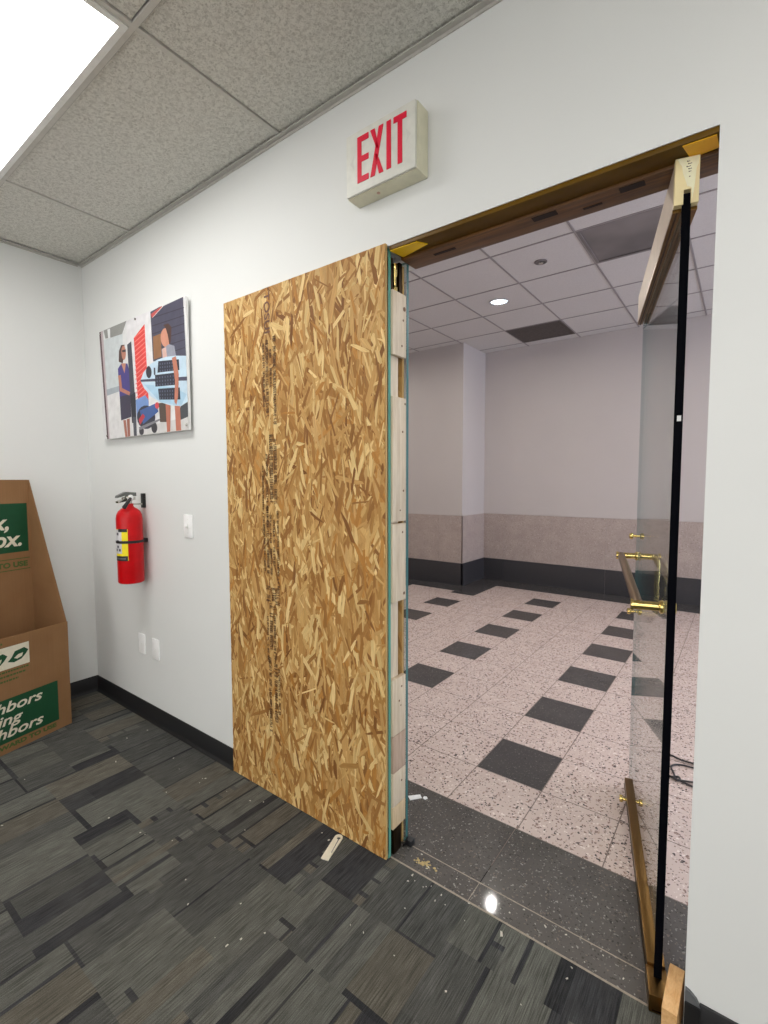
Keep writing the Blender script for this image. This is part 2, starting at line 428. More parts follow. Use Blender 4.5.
struct(b.build('trim_1'), 'grey metal wall angle where the ceiling meets the doorway wall', 'trim')
b = MB(); b.box(.0005, .018, RY, -.023, H - .004, H - .0005, M['angle']); b.box(.0005, .003, RY, -.023, H - .014, H - .004, M['angle'])
struct(b.build('trim_2'), 'grey metal wall angle along the top of the left wall', 'trim')

def troffer(i, j, label):
    x0, x1, y1, y0 = gx[i] + .01, gx[i + 1] - .01, gy[j] - .01, gy[j + 1] + .01
    t = thing('ceiling_light', label, 'ceiling light', ((x0 + x1) / 2, (y0 + y1) / 2, H), 0, 'fluorescent ceiling lights')
    w, d = (x1 - x0) / 2, (y1 - y0) / 2
    b = MB(); e = .02
    b.box(-w, w, -d, -d + e, -.004, .02, M['frame_w']); b.box(-w, w, d - e, d, -.004, .02, M['frame_w'])
    b.box(-w, -w + e, -d + e, d - e, -.004, .02, M['frame_w']); b.box(w - e, w, -d + e, d - e, -.004, .02, M['frame_w'])
    b.build('frame', t)
    b = MB(); b.box(-w + e, w - e, -d + e, d - e, .002, .012, M['lamp']); b.build('diffuser', t)
troffer(1, 1, 'glowing ceiling light panel near the left corner above the box display')
troffer(1, 6, 'glowing ceiling light panel at the left rear of the office')
troffer(3, 3, 'glowing ceiling light panel in the middle of the office ceiling')
troffer(3, 6, 'glowing ceiling light panel at the right rear of the office')
troffer(4, 1, 'glowing ceiling light panel right of the glass door')

# baseboards
def cove(b, x0, x1):
    pr = [(-.0008, .002), (-.016, .002), (-.0125, .007), (-.0075, .013), (-.006, .022), (-.006, .1), (-.0045, .102), (-.0008, .102)]
    b.prism(pr, lambda a, c, h: (h, a, c), x0, x1, M['rubber'])
b = MB(); cove(b, .0009, X1 - .002); struct(b.build('baseboard_back'), 'black vinyl baseboard between the corner and the strand board', 'baseboard')
b = MB(); pr = [(.0008, .002), (.016, .002), (.0125, .007), (.0075, .013), (.006, .022), (.006, .1), (.0045, .102), (.0008, .102)]
b.prism(pr, lambda a, c, h: (a, h, c), RY, -.0062, M['rubber']); struct(b.build('baseboard_left'), 'black vinyl baseboard behind the cardboard box display', 'baseboard')
b = MB(); cove(b, X3 + .032, RX - .01)
b.prism([(X3 + .0015, .126), (X3 + .012, .122), (X3 + .026, .110), (X3 + .034, .092), (X3 + .034, .004), (X3 + .0015, .004)], lambda a, c, h: (a, h, c), -.0085, -.0008, M['rubber_l'])
b.box(X3 + .0015, X3 + .034, -.0125, -.0087, .002, .094, M['rubber'])
struct(b.build('baseboard_right'), 'black vinyl baseboard with a curled grey end right of the doorway', 'baseboard')

# ------------------------------------------------------------------ hall shell
xs = [1.4555 - .3165 * k for k in range(16, 0, -1)] + [1.4555 + .3165 * k for k in range(0, 23)]
ys = [.43, .7205] + [.7205 + .3157 * k for k in range(1, 14)]
b = MB(); g = .0023
b.box(HL, HR, .2005, HB, -.02, -.0012, M['grout'])
for i in range(len(xs) - 1):
    for j in range(len(ys) - 1):
        x0, x1, y0, y1 = xs[i], xs[i + 1], ys[j], ys[j + 1]
        x0 = max(x0, HL); x1 = min(x1, HR)
        if x1 <= x0: continue
        lim = 4.57 if x0 > .8 else 3.99
        if y0 >= lim: continue
        y1 = min(y1, lim)
        col = (i - 16) % 3 == 0; row = j % 2 == 1
        b.face([(x0 + g, y0 + g, 0), (x1 - g, y0 + g, 0), (x1 - g, y1 - g, 0), (x0 + g, y1 - g, 0)], M['terrd'] if col and row and j < 13 else M['terr'])
# dark border under the far wall and pillar, dark strip along the near side
b.face([(.8225, 4.571, 0), (HR, 4.571, 0), (HR, HB, 0), (.8225, HB, 0)], M['terrd'])
b.face([(HL, 3.991, 0), (.822, 3.991, 0), (.822, HB, 0), (HL, HB, 0)], M['terrd'])
struct(b.build('floor_hall'), 'pinkish terrazzo hall floor with rows of dark tiles', 'floor')
b = MB()
b.box(X1, X3, .0125, .104, -.02, .0002, M['granite'])
for x0, x1 in ((HL, X1 - .4), (X1 - .4, 2.714), (2.7165, 3.62), (3.6225, HR)):
    b.face([(x0, .109 if x1 > X1 and x0 < X3 else .2, 0), (x1, .109 if x1 > X1 and x0 < X3 else .2, 0), (x1, .4285, 0), (x0, .4285, 0)], M['granite'])
b.face([(X1, .104, -.0003), (X3, .104, -.0003), (X3, .109, -.0003), (X1, .109, -.0003)], M['jointsand'])
b.face([(2.713, .0125, .0003), (2.7155, .0125, .0003), (2.7155, .104, .0003), (2.713, .104, .0003)], M['jointsand'])
b.face([(X1, .011, .0004), (X3, .011, .0004), (X3, .018, .0006), (X1, .018, .0006)], M['jointsand'])
b.box(HL, HR, .2005, .43, -.03, -.0015, M['jointsand'])
struct(b.build('floor_threshold'), 'dark speckled granite strip across the doorway', 'threshold')

def hallwall(name, x0, x1, y0, y1, face, label):
    """a wall body with base and wainscot slabs on the given faces"""
    b = MB(); b.box(x0, x1, y0, y1, 0, 3.3, M['hallpaint']); e1, e2 = .02, .012
    def slab(z0, z1, e, m, pitch):
        if 'front' in face:
            L = x1 - x0 + (e if 'side' in face else 0); n = max(1, round(L / pitch)); st = .749 - pitch * 40
            cuts = [x0] + [st + pitch * k for k in range(90) if x0 + .02 < st + pitch * k < x1 - .02] + [x0 + L]
            for a, c in zip(cuts, cuts[1:]): b.box(a + .0012, c - .0012, y0 - e, y0 - .0003, z0, z1, m)
            b.box(x0, x0 + L, y0 - e * .7, y0 - .0002, z0, z1, M['seam'])
        if 'side' in face: b.box(x1 + .0003, x1 + e, y0 - e, y1, z0, z1, m)
    slab(0, .298, e1, M['base_h'], 1.32); slab(.2985, .93, e2, M['wains'], .66)
    return struct(b.build(name), label, 'wall')
hallwall('wall_hall_back', HL, HR, HB, HB + .15, ('front',), 'far hall wall with brown granite wainscot and dark base')
hallwall('wall_hall_pillar', -1.6, .44, 4.305, HB, ('front', 'side'), 'square hall pillar with granite wainscot beside the boarded panel')
b = MB(); b.box(HL - .15, HL, 0, HB + .15, 0, 3.3, M['hallpaint']); struct(b.build('wall_hall_left'), 'hall end wall beyond the boarded panel', 'wall')
# right end of the hall: unseen glazed opening, added to let bluish daylight in
b = MB(); z0, z1, y0, y1 = .12, 2.6, .9, 4.3
b.box(HR, HR + .15, 0, y0, 0, 3.3, M['hallpaint']); b.box(HR, HR + .15, y1, HB + .15, 0, 3.3, M['hallpaint']); b.box(HR, HR + .15, y0, y1, 0, z0, M['hallpaint']); b.box(HR, HR + .15, y0, y1, z1, 3.3, M['hallpaint'])
struct(b.build('wall_hall_right'), 'hall end wall around the added window', 'wall')
b = MB()
for yy in (y0, (y0 + y1) / 2 - .03, y1 - .06): b.box(HR + .02, HR + .1, yy, yy + .06, z0, z1, M['frame_w'])
b.box(HR + .02, HR + .1, y0, y1, z0, z0 + .06, M['frame_w']); b.box(HR + .02, HR + .1, y0, y1, z1 - .06, z1, M['frame_w'])
w = b.build('added_window_1'); struct(w, 'tall unseen daylight window added at the end of the hall', 'window')
b = MB(); b.box(HR + .06, HR + .07, y0 + .06, y1 - .06, z0 + .06, z1 - .06, M['window']); b.build('pane', w)

# hall ceiling
hx = [1.056 + .65 * k for k in range(-6, 11)]; hx = [HL] + [v for v in hx if HL + .05 < v < HR - .05] + [HR]
hy = [TW, .464, 1.082, 1.700, 2.318, 2.943, 3.561, 4.163, 4.776, HB]
b = MB(); special = {}
for i in range(len(hx) - 1):
    for j in range(len(hy) - 1):
        x0, x1, y0, y1 = hx[i], hx[i + 1], hy[j], hy[j + 1]
        if abs(x0 - 2.356) < .02 and j == 4: special['grey'] = (x0, x1, y0, y1); continue
        if abs(x0 - 1.056) < .02 and j == 7: special['dark'] = (x0, x1, y0, y1); continue
        g = .008
        b.face([(x0 + g, y0 + g, HH + .004), (x1 - g, y0 + g, HH + .004), (x1 - g, y1 - g, HH + .004), (x0 + g, y1 - g, HH + .004)], M['tile_h'])
for x in hx[1:-1]: b.box(x - .007, x + .007, TW, HB, HH, HH + .02, M['tbar_h'])
for yy in hy[1:-1]:
    for i in range(len(hx) - 1): b.box(hx[i] + .007, hx[i + 1] - .007, yy - .007, yy + .007, HH, HH + .02, M['tbar_h'])
b.box(HL, HR, TW, HB, HH + .0215, HH + .12, M['gapshade'])
struct(b.build('ceiling_hall'), 'pale grey suspended ceiling of the hall', 'ceiling')

def vent(rect, label, mat, slats):
    x0, x1, y0, y1 = rect; cx, cy = (x0 + x1) / 2, (y0 + y1) / 2; w, d = (x1 - x0) / 2 - .008, (y1 - y0) / 2 - .008
    t = thing('ceiling_vent', label, 'ceiling vent', (cx, cy, HH), 0)
    b = MB(); b.box(-w, w, -d, d, .006, .018, mat); b.build('panel', t)
    b = MB(); e = .02
    b.box(-w, w, -d, -d + e, -.002, .006, mat); b.box(-w, w, d - e, d, -.002, .006, mat); b.box(-w, -w + e, -d + e, d - e, -.002, .006, mat); b.box(w - e, w, -d + e, d - e, -.002, .006, mat)
    for k in range(slats):
        yy = -d + e + (2 * d - 2 * e) * (k + .5) / slats
        b.prism([(yy - .004, .006), (yy + .003, .0), (yy + .005, .001), (yy - .002, .006)], lambda a, c, h: (h, a, c), -w + e, w - e, mat)
    b.build('grille', t)
vent(special['grey'], 'sooty grey square panel in the hall ceiling beside the glass door top', M['ventg'], 0)
vent(special['dark'], 'dark brown panel for the shade of a missing tile in the hall ceiling by the far wall', M['tileshade'], 18)  # dark slatted panel in place of a missing tile, shade put into its colour

def downlight(x, y, label):
    t = thing('downlight', label, 'downlight', (x, y, HH), 0, 'recessed hall downlights')
    b = MB(); b.lathe([(.095, .003), (.098, -.004), (.088, -.006), (.082, .0), (.078, .02), (.07, .0205)], M['reflector'], seg=36); b.build('trim_ring', t)
    b = MB(); b.lathe([(.083, .003), (.05, .0025), (.028, .002)], M['lens_h'], seg=36)
    b.build('lens', t)
    b = MB(); b.lathe([(.0275, .002), (.0275, -.0005), (0, -.0007)], M['lamp_h'], seg=24); b.build('bulb', t)
    b = MB()
    for k in range(-3, 4):
        hw = math.sqrt(max(.0, .08 ** 2 - (k * .022) ** 2)); lo = .031 if abs(k) < 2 else 0
        for sg in (-1, 1): b.box(k * .022 - .0014, k * .022 + .0014, min(sg * lo, sg * hw), max(sg * lo, sg * hw), -.005, .001, M['reflector'])
    b.build('baffle', t)
downlight(1.379, 3.252, 'lit round downlight in the hall ceiling seen through the doorway')
downlight(3.981, 3.252, 'lit round downlight in the hall ceiling right of the glass door')
downlight(6.58, 3.252, 'lit round downlight in the hall ceiling near the added window')
for k_, x_ in enumerate((-1.221, 1.379, 3.981, 6.58)): downlight(x_, 1.391, 'unseen downlight added in the near row of the hall ceiling, ' + ('leftmost', 'above the boarded panel', 'right of the doorway', 'by the added window')[k_])  # unseen second row, added to brighten the hall
downlight(-1.221, 3.252, 'lit round downlight in the hall ceiling behind the boarded panel')
t = thing('sprinkler_cover', 'small round grey sprinkler cup in the hall ceiling', 'sprinkler', (2.005, 2.636, HH), 0)
b = MB(); b.lathe([(.05, .002), (.05, -.003), (.042, -.005), (.038, -.003), (.036, .001), (.0, .0015)], M['ventg'], seg=30); b.build('escutcheon', t)
b = MB(); b.lathe([(.0, -.014), (.016, -.014), (.018, -.011), (.008, -.009), (.006, .001)], M['chrome'], seg=18); b.build('sprinkler_head', t)

# ------------------------------------------------------------------ boarded panel
def clip(poly, x0, x1, y0, y1):
    for ax, lim, sg in ((0, x0, 1), (0, x1, -1), (1, y0, 1), (1, y1, -1)):
        out = []
        for i in range(len(poly)):
            p, q = poly[i - 1], poly[i]; a, c = sg * (p[ax] - lim), sg * (q[ax] - lim)
            if (a >= 0) != (c >= 0):
                f = a / (a - c); out.append(tuple(p[k] + (q[k] - p[k]) * f for k in range(4)))
            if c >= 0: out.append(q)
        poly = out
        if not poly: return []
    return poly
def osb(name, x0, x1, yf, th, z0, z1, n, parent=None, stamp=False):
    vs, fs, mi, cols, uvs = [], [], [], [], []
    pal = [((201, 160, 106), 6), ((186, 144, 90), 6), ((213, 176, 122), 5), ((170, 124, 72), 4), ((232, 204, 154), 2.6), ((152, 106, 58), 1.6), ((190, 138, 76), 3), ((205, 168, 118), 3)]
    names, wts = [p[0] for p in pal], [p[1] for p in pal]
    xa, xb, ya, yb = x0, x1, yf, yf + th
    bx = [(x, y, z) for z in (z0, z1) for y in (ya, yb) for x in (xa, xb)]
    vs += bx
    for f in [(0, 2, 3, 1), (4, 5, 7, 6), (0, 1, 5, 4), (2, 6, 7, 3), (0, 4, 6, 2), (1, 3, 7, 5)]:
        fs.append(f); mi.append(0); cols += [lin((204, 168, 112))] * 4; uvs += [(0, 0)] * 4
    k = 0
    for i in range(n):
        cx, cz = random.uniform(x0 - .03, x1 + .03), random.uniform(z0 - .03, z1 + .03)
        big = i < n * .42
        L = random.uniform(.08, .20) if big else random.uniform(.04, .15); W = random.uniform(.018, .046) if big else random.uniform(.006, .020)
        an = PI / 2 + random.gauss(0, .30 if big else .38) + (random.uniform(-1.2, 1.2) if random.random() < .2 else 0)
        col = list(random.choices(names, wts)[0]) if big or random.random() < .72 else list(random.choice(((238, 212, 164), (228, 200, 150), (226, 196, 146), (158, 114, 66), (166, 120, 70), (142, 98, 56)))); j = random.uniform(-10, 10); col = lin(tuple(max(0, min(255, (c + j) * k_)) for c, k_ in zip(col, (.975, .95, .86))))
        ux, uz = math.cos(an), math.sin(an); sk = random.uniform(-.3, .3)
        pts = []
        prof = ((-.5, random.uniform(-.5, .1)), (-.5 + random.uniform(.0, .12), -.5), (random.uniform(.1, .4), -.5 + random.uniform(-.08, .15)), (.5, random.uniform(-.4, .3)), (.5 - random.uniform(0, .1), .5), (random.uniform(-.4, -.1), .5 + random.uniform(-.15, .08)))
        for a, c in prof:
            a2 = a + c * sk * W / L * 2; pts.append((cx + ux * a2 * L - uz * c * W, cz + uz * a2 * L + ux * c * W, a2 * L + i * .37, c * W + i * .11))
        pts = clip(pts, x0 + .0005, x1 - .0005, z0 + .0005, z1 - .0005)
        if len(pts) < 3: continue
        d = yf - .00008 - .0016 * i / n
        b0 = len(vs); tilt = random.uniform(-.0004, .0004)
        for q, p in enumerate(pts): vs.append((p[0], d, p[1])); cols.append(col); uvs.append((p[2], p[3]))
        fs.append(tuple(range(b0, b0 + len(pts)))); mi.append(0)
    me = bpy.data.meshes.new(name); me.from_pydata(vs, [], fs); me.materials.append(M['osb'])
    ca = me.color_attributes.new('tone', 'FLOAT_COLOR', 'CORNER'); ca.data.foreach_set('color', [x for c in cols for x in c])
    uv = me.uv_layers.new(name='grain'); uv.data.foreach_set('uv', [x for u in uvs for x in u])
    o = bpy.data.objects.new(name, me); C.objects.link(o)
    if parent: o.parent = parent
    return o
F0 = -.0112
board = osb('strand_board', X1 + .002, X2 - .001, F0, .0105, .003, ZD + .006, 5200)
tag(board, 'tall sheet of oriented strand board closing the left half of the doorway', 'board')
# faded printing that runs down the sheet: one big word at the top, then columns of tiny illegible marks
b = MB(); yy = F0 - .0024
mt = frame((1.772, yy, 2.165), (0, 0, -1), (1, 0, 0), (0, -1, 0))
b.text('TOSUI', .048, mt, M['ink2'], bold=.0008, sx=1.25)
rr = random.Random(3)
def marks(x, za, zb, h):
    z = za
    while z > zb:
        w = rr.uniform(.004, .010)
        if rr.random() < .18: z -= w; continue
        k = rr.randrange(4); e = h * .16
        def r(a0, a1, c0, c1): b.face([(x + a0 * h, yy, z - c0 * w), (x + a1 * h, yy, z - c0 * w), (x + a1 * h, yy, z - c1 * w), (x + a0 * h, yy, z - c1 * w)], M['ink'])
        r(0, 1, 0, .3)
        if k != 1: r(.8, 1, .3, .85)
        if k != 2: r(0, .2, .3, .85)
        if k in (0, 3): r(.4, .6, .3, .8)
        if k in (0, 2): r(.1, .9, .62, .88)
        z -= w * 1.12
for x, za, zb, h in ((1.756, 1.96, 1.70, .013), (1.775, 1.97, 1.66, .017), (1.800, 1.93, 1.78, .012), (1.822, 1.98, 1.62, .017),
                     (1.790, 1.58, 1.30, .022), (1.818, 1.56, 1.27, .018), (1.766, 1.50, 1.20, .012), (1.74, 1.45, 1.16, .010),
                     (1.764, 1.28, .98, .015), (1.785, 1.25, .99, .012), (1.805, 1.22, 1.02, .013), (1.83, 1.26, .93, .012), (1.745, 1.20, 1.0, .010),
                     (1.756, .935, .868, .026), (1.79, .93, .872, .024), (1.815, .935, .862, .026),
                     (1.775, .86, .66, .02), (1.80, .85, .62, .015), (1.757, .80, .60, .012), (1.80, .60, .34, .020), (1.765, .62, .28, .016), (1.825, .58, .38, .012)):
    marks(x, za, zb, h)
b.build('ink_stamp', board, recalc=False)['label'] = 'faded dark printing down the sheet'
# rear sheet and the two glass panes of the sandwich
tag(osb('strand_board', X1 + .002, X2 - .006, .098, .010, .003, ZD - .03, 900), 'second strand board sheet glimpsed behind the lumber blocks', 'board')
def pane(x0, x1, y0, y1, z0, z1, edge, label):
    b = MB(); g = M['glass']
    b.face([(x0, y0, z0), (x1, y0, z0), (x1, y0, z1), (x0, y0, z1)], g); b.face([(x0, y1, z0), (x0, y1, z1), (x1, y1, z1), (x1, y1, z0)], g)
    for f in ([(x1, y0, z0), (x1, y1, z0), (x1, y1, z1), (x1, y0, z1)], [(x0, y0, z0), (x0, y0, z1), (x0, y1, z1), (x0, y1, z0)], [(x0, y0, z1), (x1, y0, z1), (x1, y1, z1), (x0, y1, z1)], [(x0, y0, z0), (x0, y1, z0), (x1, y1, z0), (x1, y0, z0)]): b.face(f, edge)
    tag(b.build('glass_panel'), label, 'glass panel')
pane(X1 + .003, X2 + .002, .0006, .0150, .003, ZD - .006, M['teal'], 'glass pane with teal edge directly behind the front strand board')
pane(X1 + .003, X2 + .004, .1085, .1225, .003, ZD - .014, M['teald'], 'rear glass pane with dark teal edge on the hall side of the blocks')

def block(z0, z1, m, label, x0=2.3935, x1=2.411, nails=()):
    b = MB(); b.box(x0, x1, .0158, .0970, z0, z1, M[m], .003); o = tag(b.build('lumber_block'), label, 'lumber block', 'lumber blocks between the glass panes')
    if nails:
        for yy, zz, r in nails:
            k = MB(); k.lathe([(r, -.0005), (r, .0006), (0, .0006)], M['knot'], (x1, yy, zz), (1, 0, 0), 10); k.build('knot' if r > .0055 else 'nail_hole', o)
block(1.822, 2.040, 'pine', 'topmost lumber block between the glass panes, with a knot', nails=((.085, 1.99, .008), (.078, 1.95, .004), (.07, 1.86, .004)))
block(1.2405, 1.680, 'pine', 'longest lumber block, second from the top, spotted with nail holes', nails=((.09, 1.66, .004), (.075, 1.56, .004), (.08, 1.35, .004), (.06, 1.28, .003)))
block(.951, 1.2325, 'pine', 'pale lumber block under the longest one, with a thin dark gap above it', nails=((.075, 1.20, .004), (.085, .975, .006)))
block(.457, .668, 'pine', 'pale lumber block whose top edge forms the ledge of the lower gap', nails=((.07, .63, .004), (.055, .58, .004), (.065, .56, .003)))
block(.3165, .4555, 'pine2', 'pinkish brown lumber block below the pale ledge block')
block(.189, .3150, 'pine', 'pale lumber block with one nail, second from the bottom', nails=((.07, .27, .004),))
block(.104, .1875, 'pine3', 'lowest short lumber block above the floor bracket')
b = MB(); b.box(2.29, 2.3925, .0158, .074, .106, 2.04, M['pine'], .003); tag(b.build('wood_stud'), 'upright pale wood stud seen in the gaps between lumber blocks', 'stud')
t = thing('patch_fitting', 'brown metal bracket at the foot of the boarded panel', 'bracket', (2.38, .0575, .0005))
b = MB(); b.box(-.05, .026, -.030, .018, 0, .1, M['bronzed'], .003); b.build('bracket_body', t)
b = MB(); b.box(.030, .058, .036, .064, 0, .024, M['black'], .004); b.box(.0275, .034, .024, .05, 0, .012, M['black'], .002); b.build('rubber_pad', t)
t = thing('pivot_pin', 'brass pivot pin in the dark gap at the top of the panel', 'pivot', (2.388, .058, 2.0415))
b = MB(); b.lathe([(0, 0), (.010, 0), (.010, .02), (.006, .024), (.006, .055), (.009, .06), (.009, .1), (0, .1)], M['brass'], seg=16); b.build('pin', t)
b = MB(); b.box(-.05, .006, -.036, -.02, 0, .112, M['bronzed']); b.box(-.05, .006, .02, .036, 0, .112, M['bronzed']); b.box(-.05, -.03, -.02, .02, 0, .112, M['bronzed']); b.build('housing', t)

# ------------------------------------------------------------------ header over the doorway
t = thing('door_header', 'brass and dark wood header across the top of the doorway with yellow tape', 'door header', ((X2 + X3) / 2, .08, ZD))
ox, oy, oz = t.location
L = lambda x, y, z: (x - ox, y - oy, z - oz)
b = MB(); b.box(X2 + .006 - ox, X3 - .0008 - ox, .0015 - oy, .070 - oy, -.014, -.0006, M['headbrass'], .0015); b.build('brass_strip', t)
b = MB(); b.box(X2 + .006 - ox, X3 - .0008 - ox, .0705 - oy, .163 - oy, -.022, -.0006, M['beam'], .0015); bo = b.build('wood_beam', t)
for x0, x1, y0, y1 in ((2.865, 2.935, .082, .106), (3.0, 3.05, .12, .128), (3.10, 3.16, .08, .105), (2.52, 2.60, .10, .112)): b = MB(); b.box(x0 - ox, x1 - ox, y0 - oy, y1 - oy, -.0235, -.0215, M['slot_shade']); b.build('slot_shade', bo)  # recesses drawn as dark raised boxes, their shade put into the colour
b = MB(); b.prism([(2.407, .004), (2.512, .006), (2.534, .040), (2.418, .069)], lambda a, c, h: (a - ox, c - oy, h), -.0165, -.0142, M['yellow']); b.build('tape', t)['label'] = 'yellow tape piece beside the strand board'
b = MB(); b.prism([(3.250, .006), (3.316, .008), (3.319, .060), (3.262, .067)], lambda a, c, h: (a - ox, c - oy, h), -.0165, -.0142, M['yellow2']); b.build('tape', t)['label'] = 'orange yellow tape piece at the right corner'

# ------------------------------------------------------------------ glass door, swung out into the hall
ang = math.atan2(.971, -.238)
D = thing('door_1', 'frameless glass door swung open into the hall', 'door', (3.25, .06, 0), ang); D['kind'] = 'structure'
DW = .93
def q(b, s0, s1, q0, q1, z0, z1, m, bev=0): b.box(s0, s1, -q1, -q0, z0, z1, M[m], bev)     # s along the door, q to its right
b = MB(); g = M['glass']
for yy in (-.0005, -.0135): b.face([(.001, yy, .04), (DW, yy, .04), (DW, yy, 2.09), (.001, yy, 2.09)], g)
b.face([(DW, -.0005, .04), (DW, -.0135, .04), (DW, -.0135, 2.09), (DW, -.0005, 2.09)], M['teald'])
b.build('glass_pane', D)
b = MB(); q(b, -.004, .0, -.003, .016, .05, 2.078, 'edgeblk'); e = b.build('edge_darkening', D)  # added strip; its black stands in for the glass edge's dark internal reflection
b = MB(); q(b, -.0052, -.0042, .003, .012, 1.532, 1.546, 'paper'); b.build('sticker', e)
# top rail: pale sides, bronze underside, notched wooden end
rail = [(-.020, 2.052), (-.001, 2.052), (-.001, 2.085), (.0145, 2.085), (.0145, 2.052), (.031, 2.052), (.031, 2.160), (-.020, 2.160)]
b = MB(); b.prism(rail, lambda a, c, h: (h, -a, c), .012, DW, M['satin']); r = b.build('top_rail', D)
b = MB(); b.prism(rail, lambda a, c, h: (h, -a, c), -.008, .0115, M['endwood'])
poly = [(-.016, 2.158), (.03, 2.158), (.028, 2.14), (.024, 2.13), (.022, 2.10), (.0195, 2.075), (.0165, 2.056), (.0155, 2.088), (.006, 2.092), (.001, 2.11), (-.004, 2.125), (-.006, 2.14), (-.012, 2.15)]
b.prism(poly, lambda a, c, h: (h, -a, c), -.0088, -.0079, M['endpale'])
for a, c, w in ((.004, 2.148, .006), (.006, 2.142, .008), (.003, 2.136, .009), (.007, 2.130, .007), (.008, 2.124, .005), (.009, 2.112, .003)):
    b.prism([(a, c), (a + w, c + .001), (a + w, c + .0025), (a + w * .5, c + .0012), (a, c + .003)], lambda a, c, h: (h, -a, c), -.0096, -.0087, M['ink'])
b.build('end_block', r)['label'] = 'pale wooden rail end with pencil scribbles'
b = MB(); q(b, .012, DW, -.0205, -.002, 2.044, 2.0518, 'bronze'); q(b, .012, DW, .0155, .0315, 2.044, 2.0518, 'bronze'); q(b, .012, DW, -.013, -.009, 2.0415, 2.0445, 'bronzed'); b.build('channel', r)
# bottom rail
b = MB(); q(b, .03, DW, -.016, .029, .010, .056, 'bronze', .003); q(b, .03, DW, -.0175, -.0155, .022, .026, 'bronzed'); r = b.build('bottom_rail', D)
b = MB(); q(b, -.058, .0295, -.02, .031, .002, .050, 'bronze', .004); q(b, -.059, -.056, -.012, .022, .008, .012, 'bronzed'); b.build('pivot_block', r)
b = MB()
for s0, sg in ((.80, -1), (.80, 1)):
    q0 = -.017 if sg < 0 else .03
    b.lathe([(0, -.001), (.007, -.001), (.007, .012), (.013, .013), (.015, .02), (.013, .026), (0, .027)], M['brass'], (s0, -q0, .033), (0, -sg, 0), 18)
b.build('lock', r)['label'] = 'brass lock cylinder near the free end'
# push bar on the near face, pull on the far face
zb, qb, sn, sf = 1.072, -.062, .075, .83
zq = {sn: 1.042, sf: zb}
b = MB(); pts = []
def arc(cx, cy, r, a0, a1, n, f): return [f(cx + r * math.cos(a0 + (a1 - a0) * k / n), cy + r * math.sin(a0 + (a1 - a0) * k / n)) for k in range(n + 1)]
b.tube([(sn, -qb, zq[sn]), (sf, -qb, zb)], .014, M['bronze'], 14)
for s0 in (sn, sf):
    zb_ = zq[s0]
    b.tube([(s0, -qb + .012, zb_), (s0, .002, zb_)], .0125, M['brass'], 14)
    b.lathe([(0, 0), (.017, 0), (.019, .004), (.017, .010), (.0125, .012)], M['brass'], (s0, -.0002, zb_), (0, 1, 0), 18)
    b.lathe([(0, .02), (.0155, .019), (.0165, .016), (.0165, .012), (0.0125, .011)], M['brass'], (s0, -qb, zb_), (0, 1, 0), 18)
b.lathe([(0, 0), (.018, 0), (.02, .006), (.016, .014), (0, .016)], M['brass'], (sn, -.0138, zq[sn]), (0, -1, 0), 18)
b.build('push_bar', D)['label'] = 'brass push bar across the inner face'
b = MB(); qp = .072
path = [(sf, -.014, zb), (sf, -.05, zb), (sf, -.066, zb - .004), (sf, -.072, zb - .02), (sf, -.072, zb - .12), (sf, -.072, zb - .222), (sf, -.066, zb - .236), (sf, -.05, zb - .24), (sf, -.014, zb - .24)]
b.tube(path, .011, M['brass'], 14)
for zz in (zb, zb - .24): b.lathe([(0, 0), (.017, 0), (.018, .006), (.012, .01)], M['brass'], (sf, -.0138, zz), (0, -1, 0), 16)
for s0, zz in ((.915, zb + .075), (.915, zb - .255)):
    b.lathe([(0, 0), (.006, 0), (.006, .012), (.012, .014), (.014, .02), (.012, .027), (0, .03)], M['brass'], (s0, -.0002, zz), (0, 1, 0), 16)
b.build('pull_handle', D)['label'] = 'brass vertical pull on the hall side'

# wooden wedge at the pivot
t = thing('wood_wedge', 'honey coloured wood wedge on the floor between door pivot and wall', 'wedge', (3.298, .01, .0008), math.radians(-4))
b = MB(); pr = [(-.052, 0), (.05, 0), (.05, .108), (.034, .112), (-.049, .076), (-.052, .073)]
b.prism(pr, lambda a, c, h: (h, a, c), -.017, .0165, M['wedge']); o = b.build('wedge_body', t)

# ------------------------------------------------------------------ things on the office wall
# exit sign
t = thing('exit_sign', 'white box exit sign with red letters above the doorway', 'exit sign', (2.419, 0, 2.3385))
b = MB(); b.box(-.141, .141, -.062, -.0005, 0, .201, M['cream'], .004); b.build('housing', t)
b = MB(); b.box(-.139, .139, -.0715, -.0625, .002, .199, M['signface'], .003)
for sg in (-1, 1): b.prism([(sg * .122, .105), (sg * .104, .128), (sg * .108, .105), (sg * .104, .082)], lambda a, c, h: (a, h, c), -.0717, -.0712, M['chevron'])
f = b.build('face_plate', t)
b = MB(); zt, zl, st = .177, .032, .017
def rect(x0, x1, z0, z1): b.box(x0, x1, -.0735, -.0718, z0, z1, M['red_s'])
x = -.089; rect(x, x + st, zl, zt); rect(x + st, x + .047, zt - .018, zt); rect(x + st, x + .047, (zl + zt) / 2 - .009, (zl + zt) / 2 + .009); rect(x + st, x + .047, zl, zl + .018)
cx = -.008
def para(pts): b.prism(pts, lambda a, c, h: (a, h, c), -.0735, -.0718, M['red_s'])
w, k = .0265, .009
para([(cx - w, zl), (cx - w + 2 * k, zl), (cx + w, zt), (cx + w - 2 * k, zt)])
zm = (zl + zt) / 2; hgt = (zt - zl)
def xl(z, s): return cx - w + k + (2 * w - 2 * k) * (z - zl) / hgt
para([(cx - w, zt), (cx - w + 2 * k, zt), (cx + .0082, zm + .005), (cx - .0025, zm - .001 + .012)])
para([(cx + w, zl), (cx + w - 2 * k, zl), (cx - .0082, zm - .005), (cx + .0025, zm + .001 - .012)])
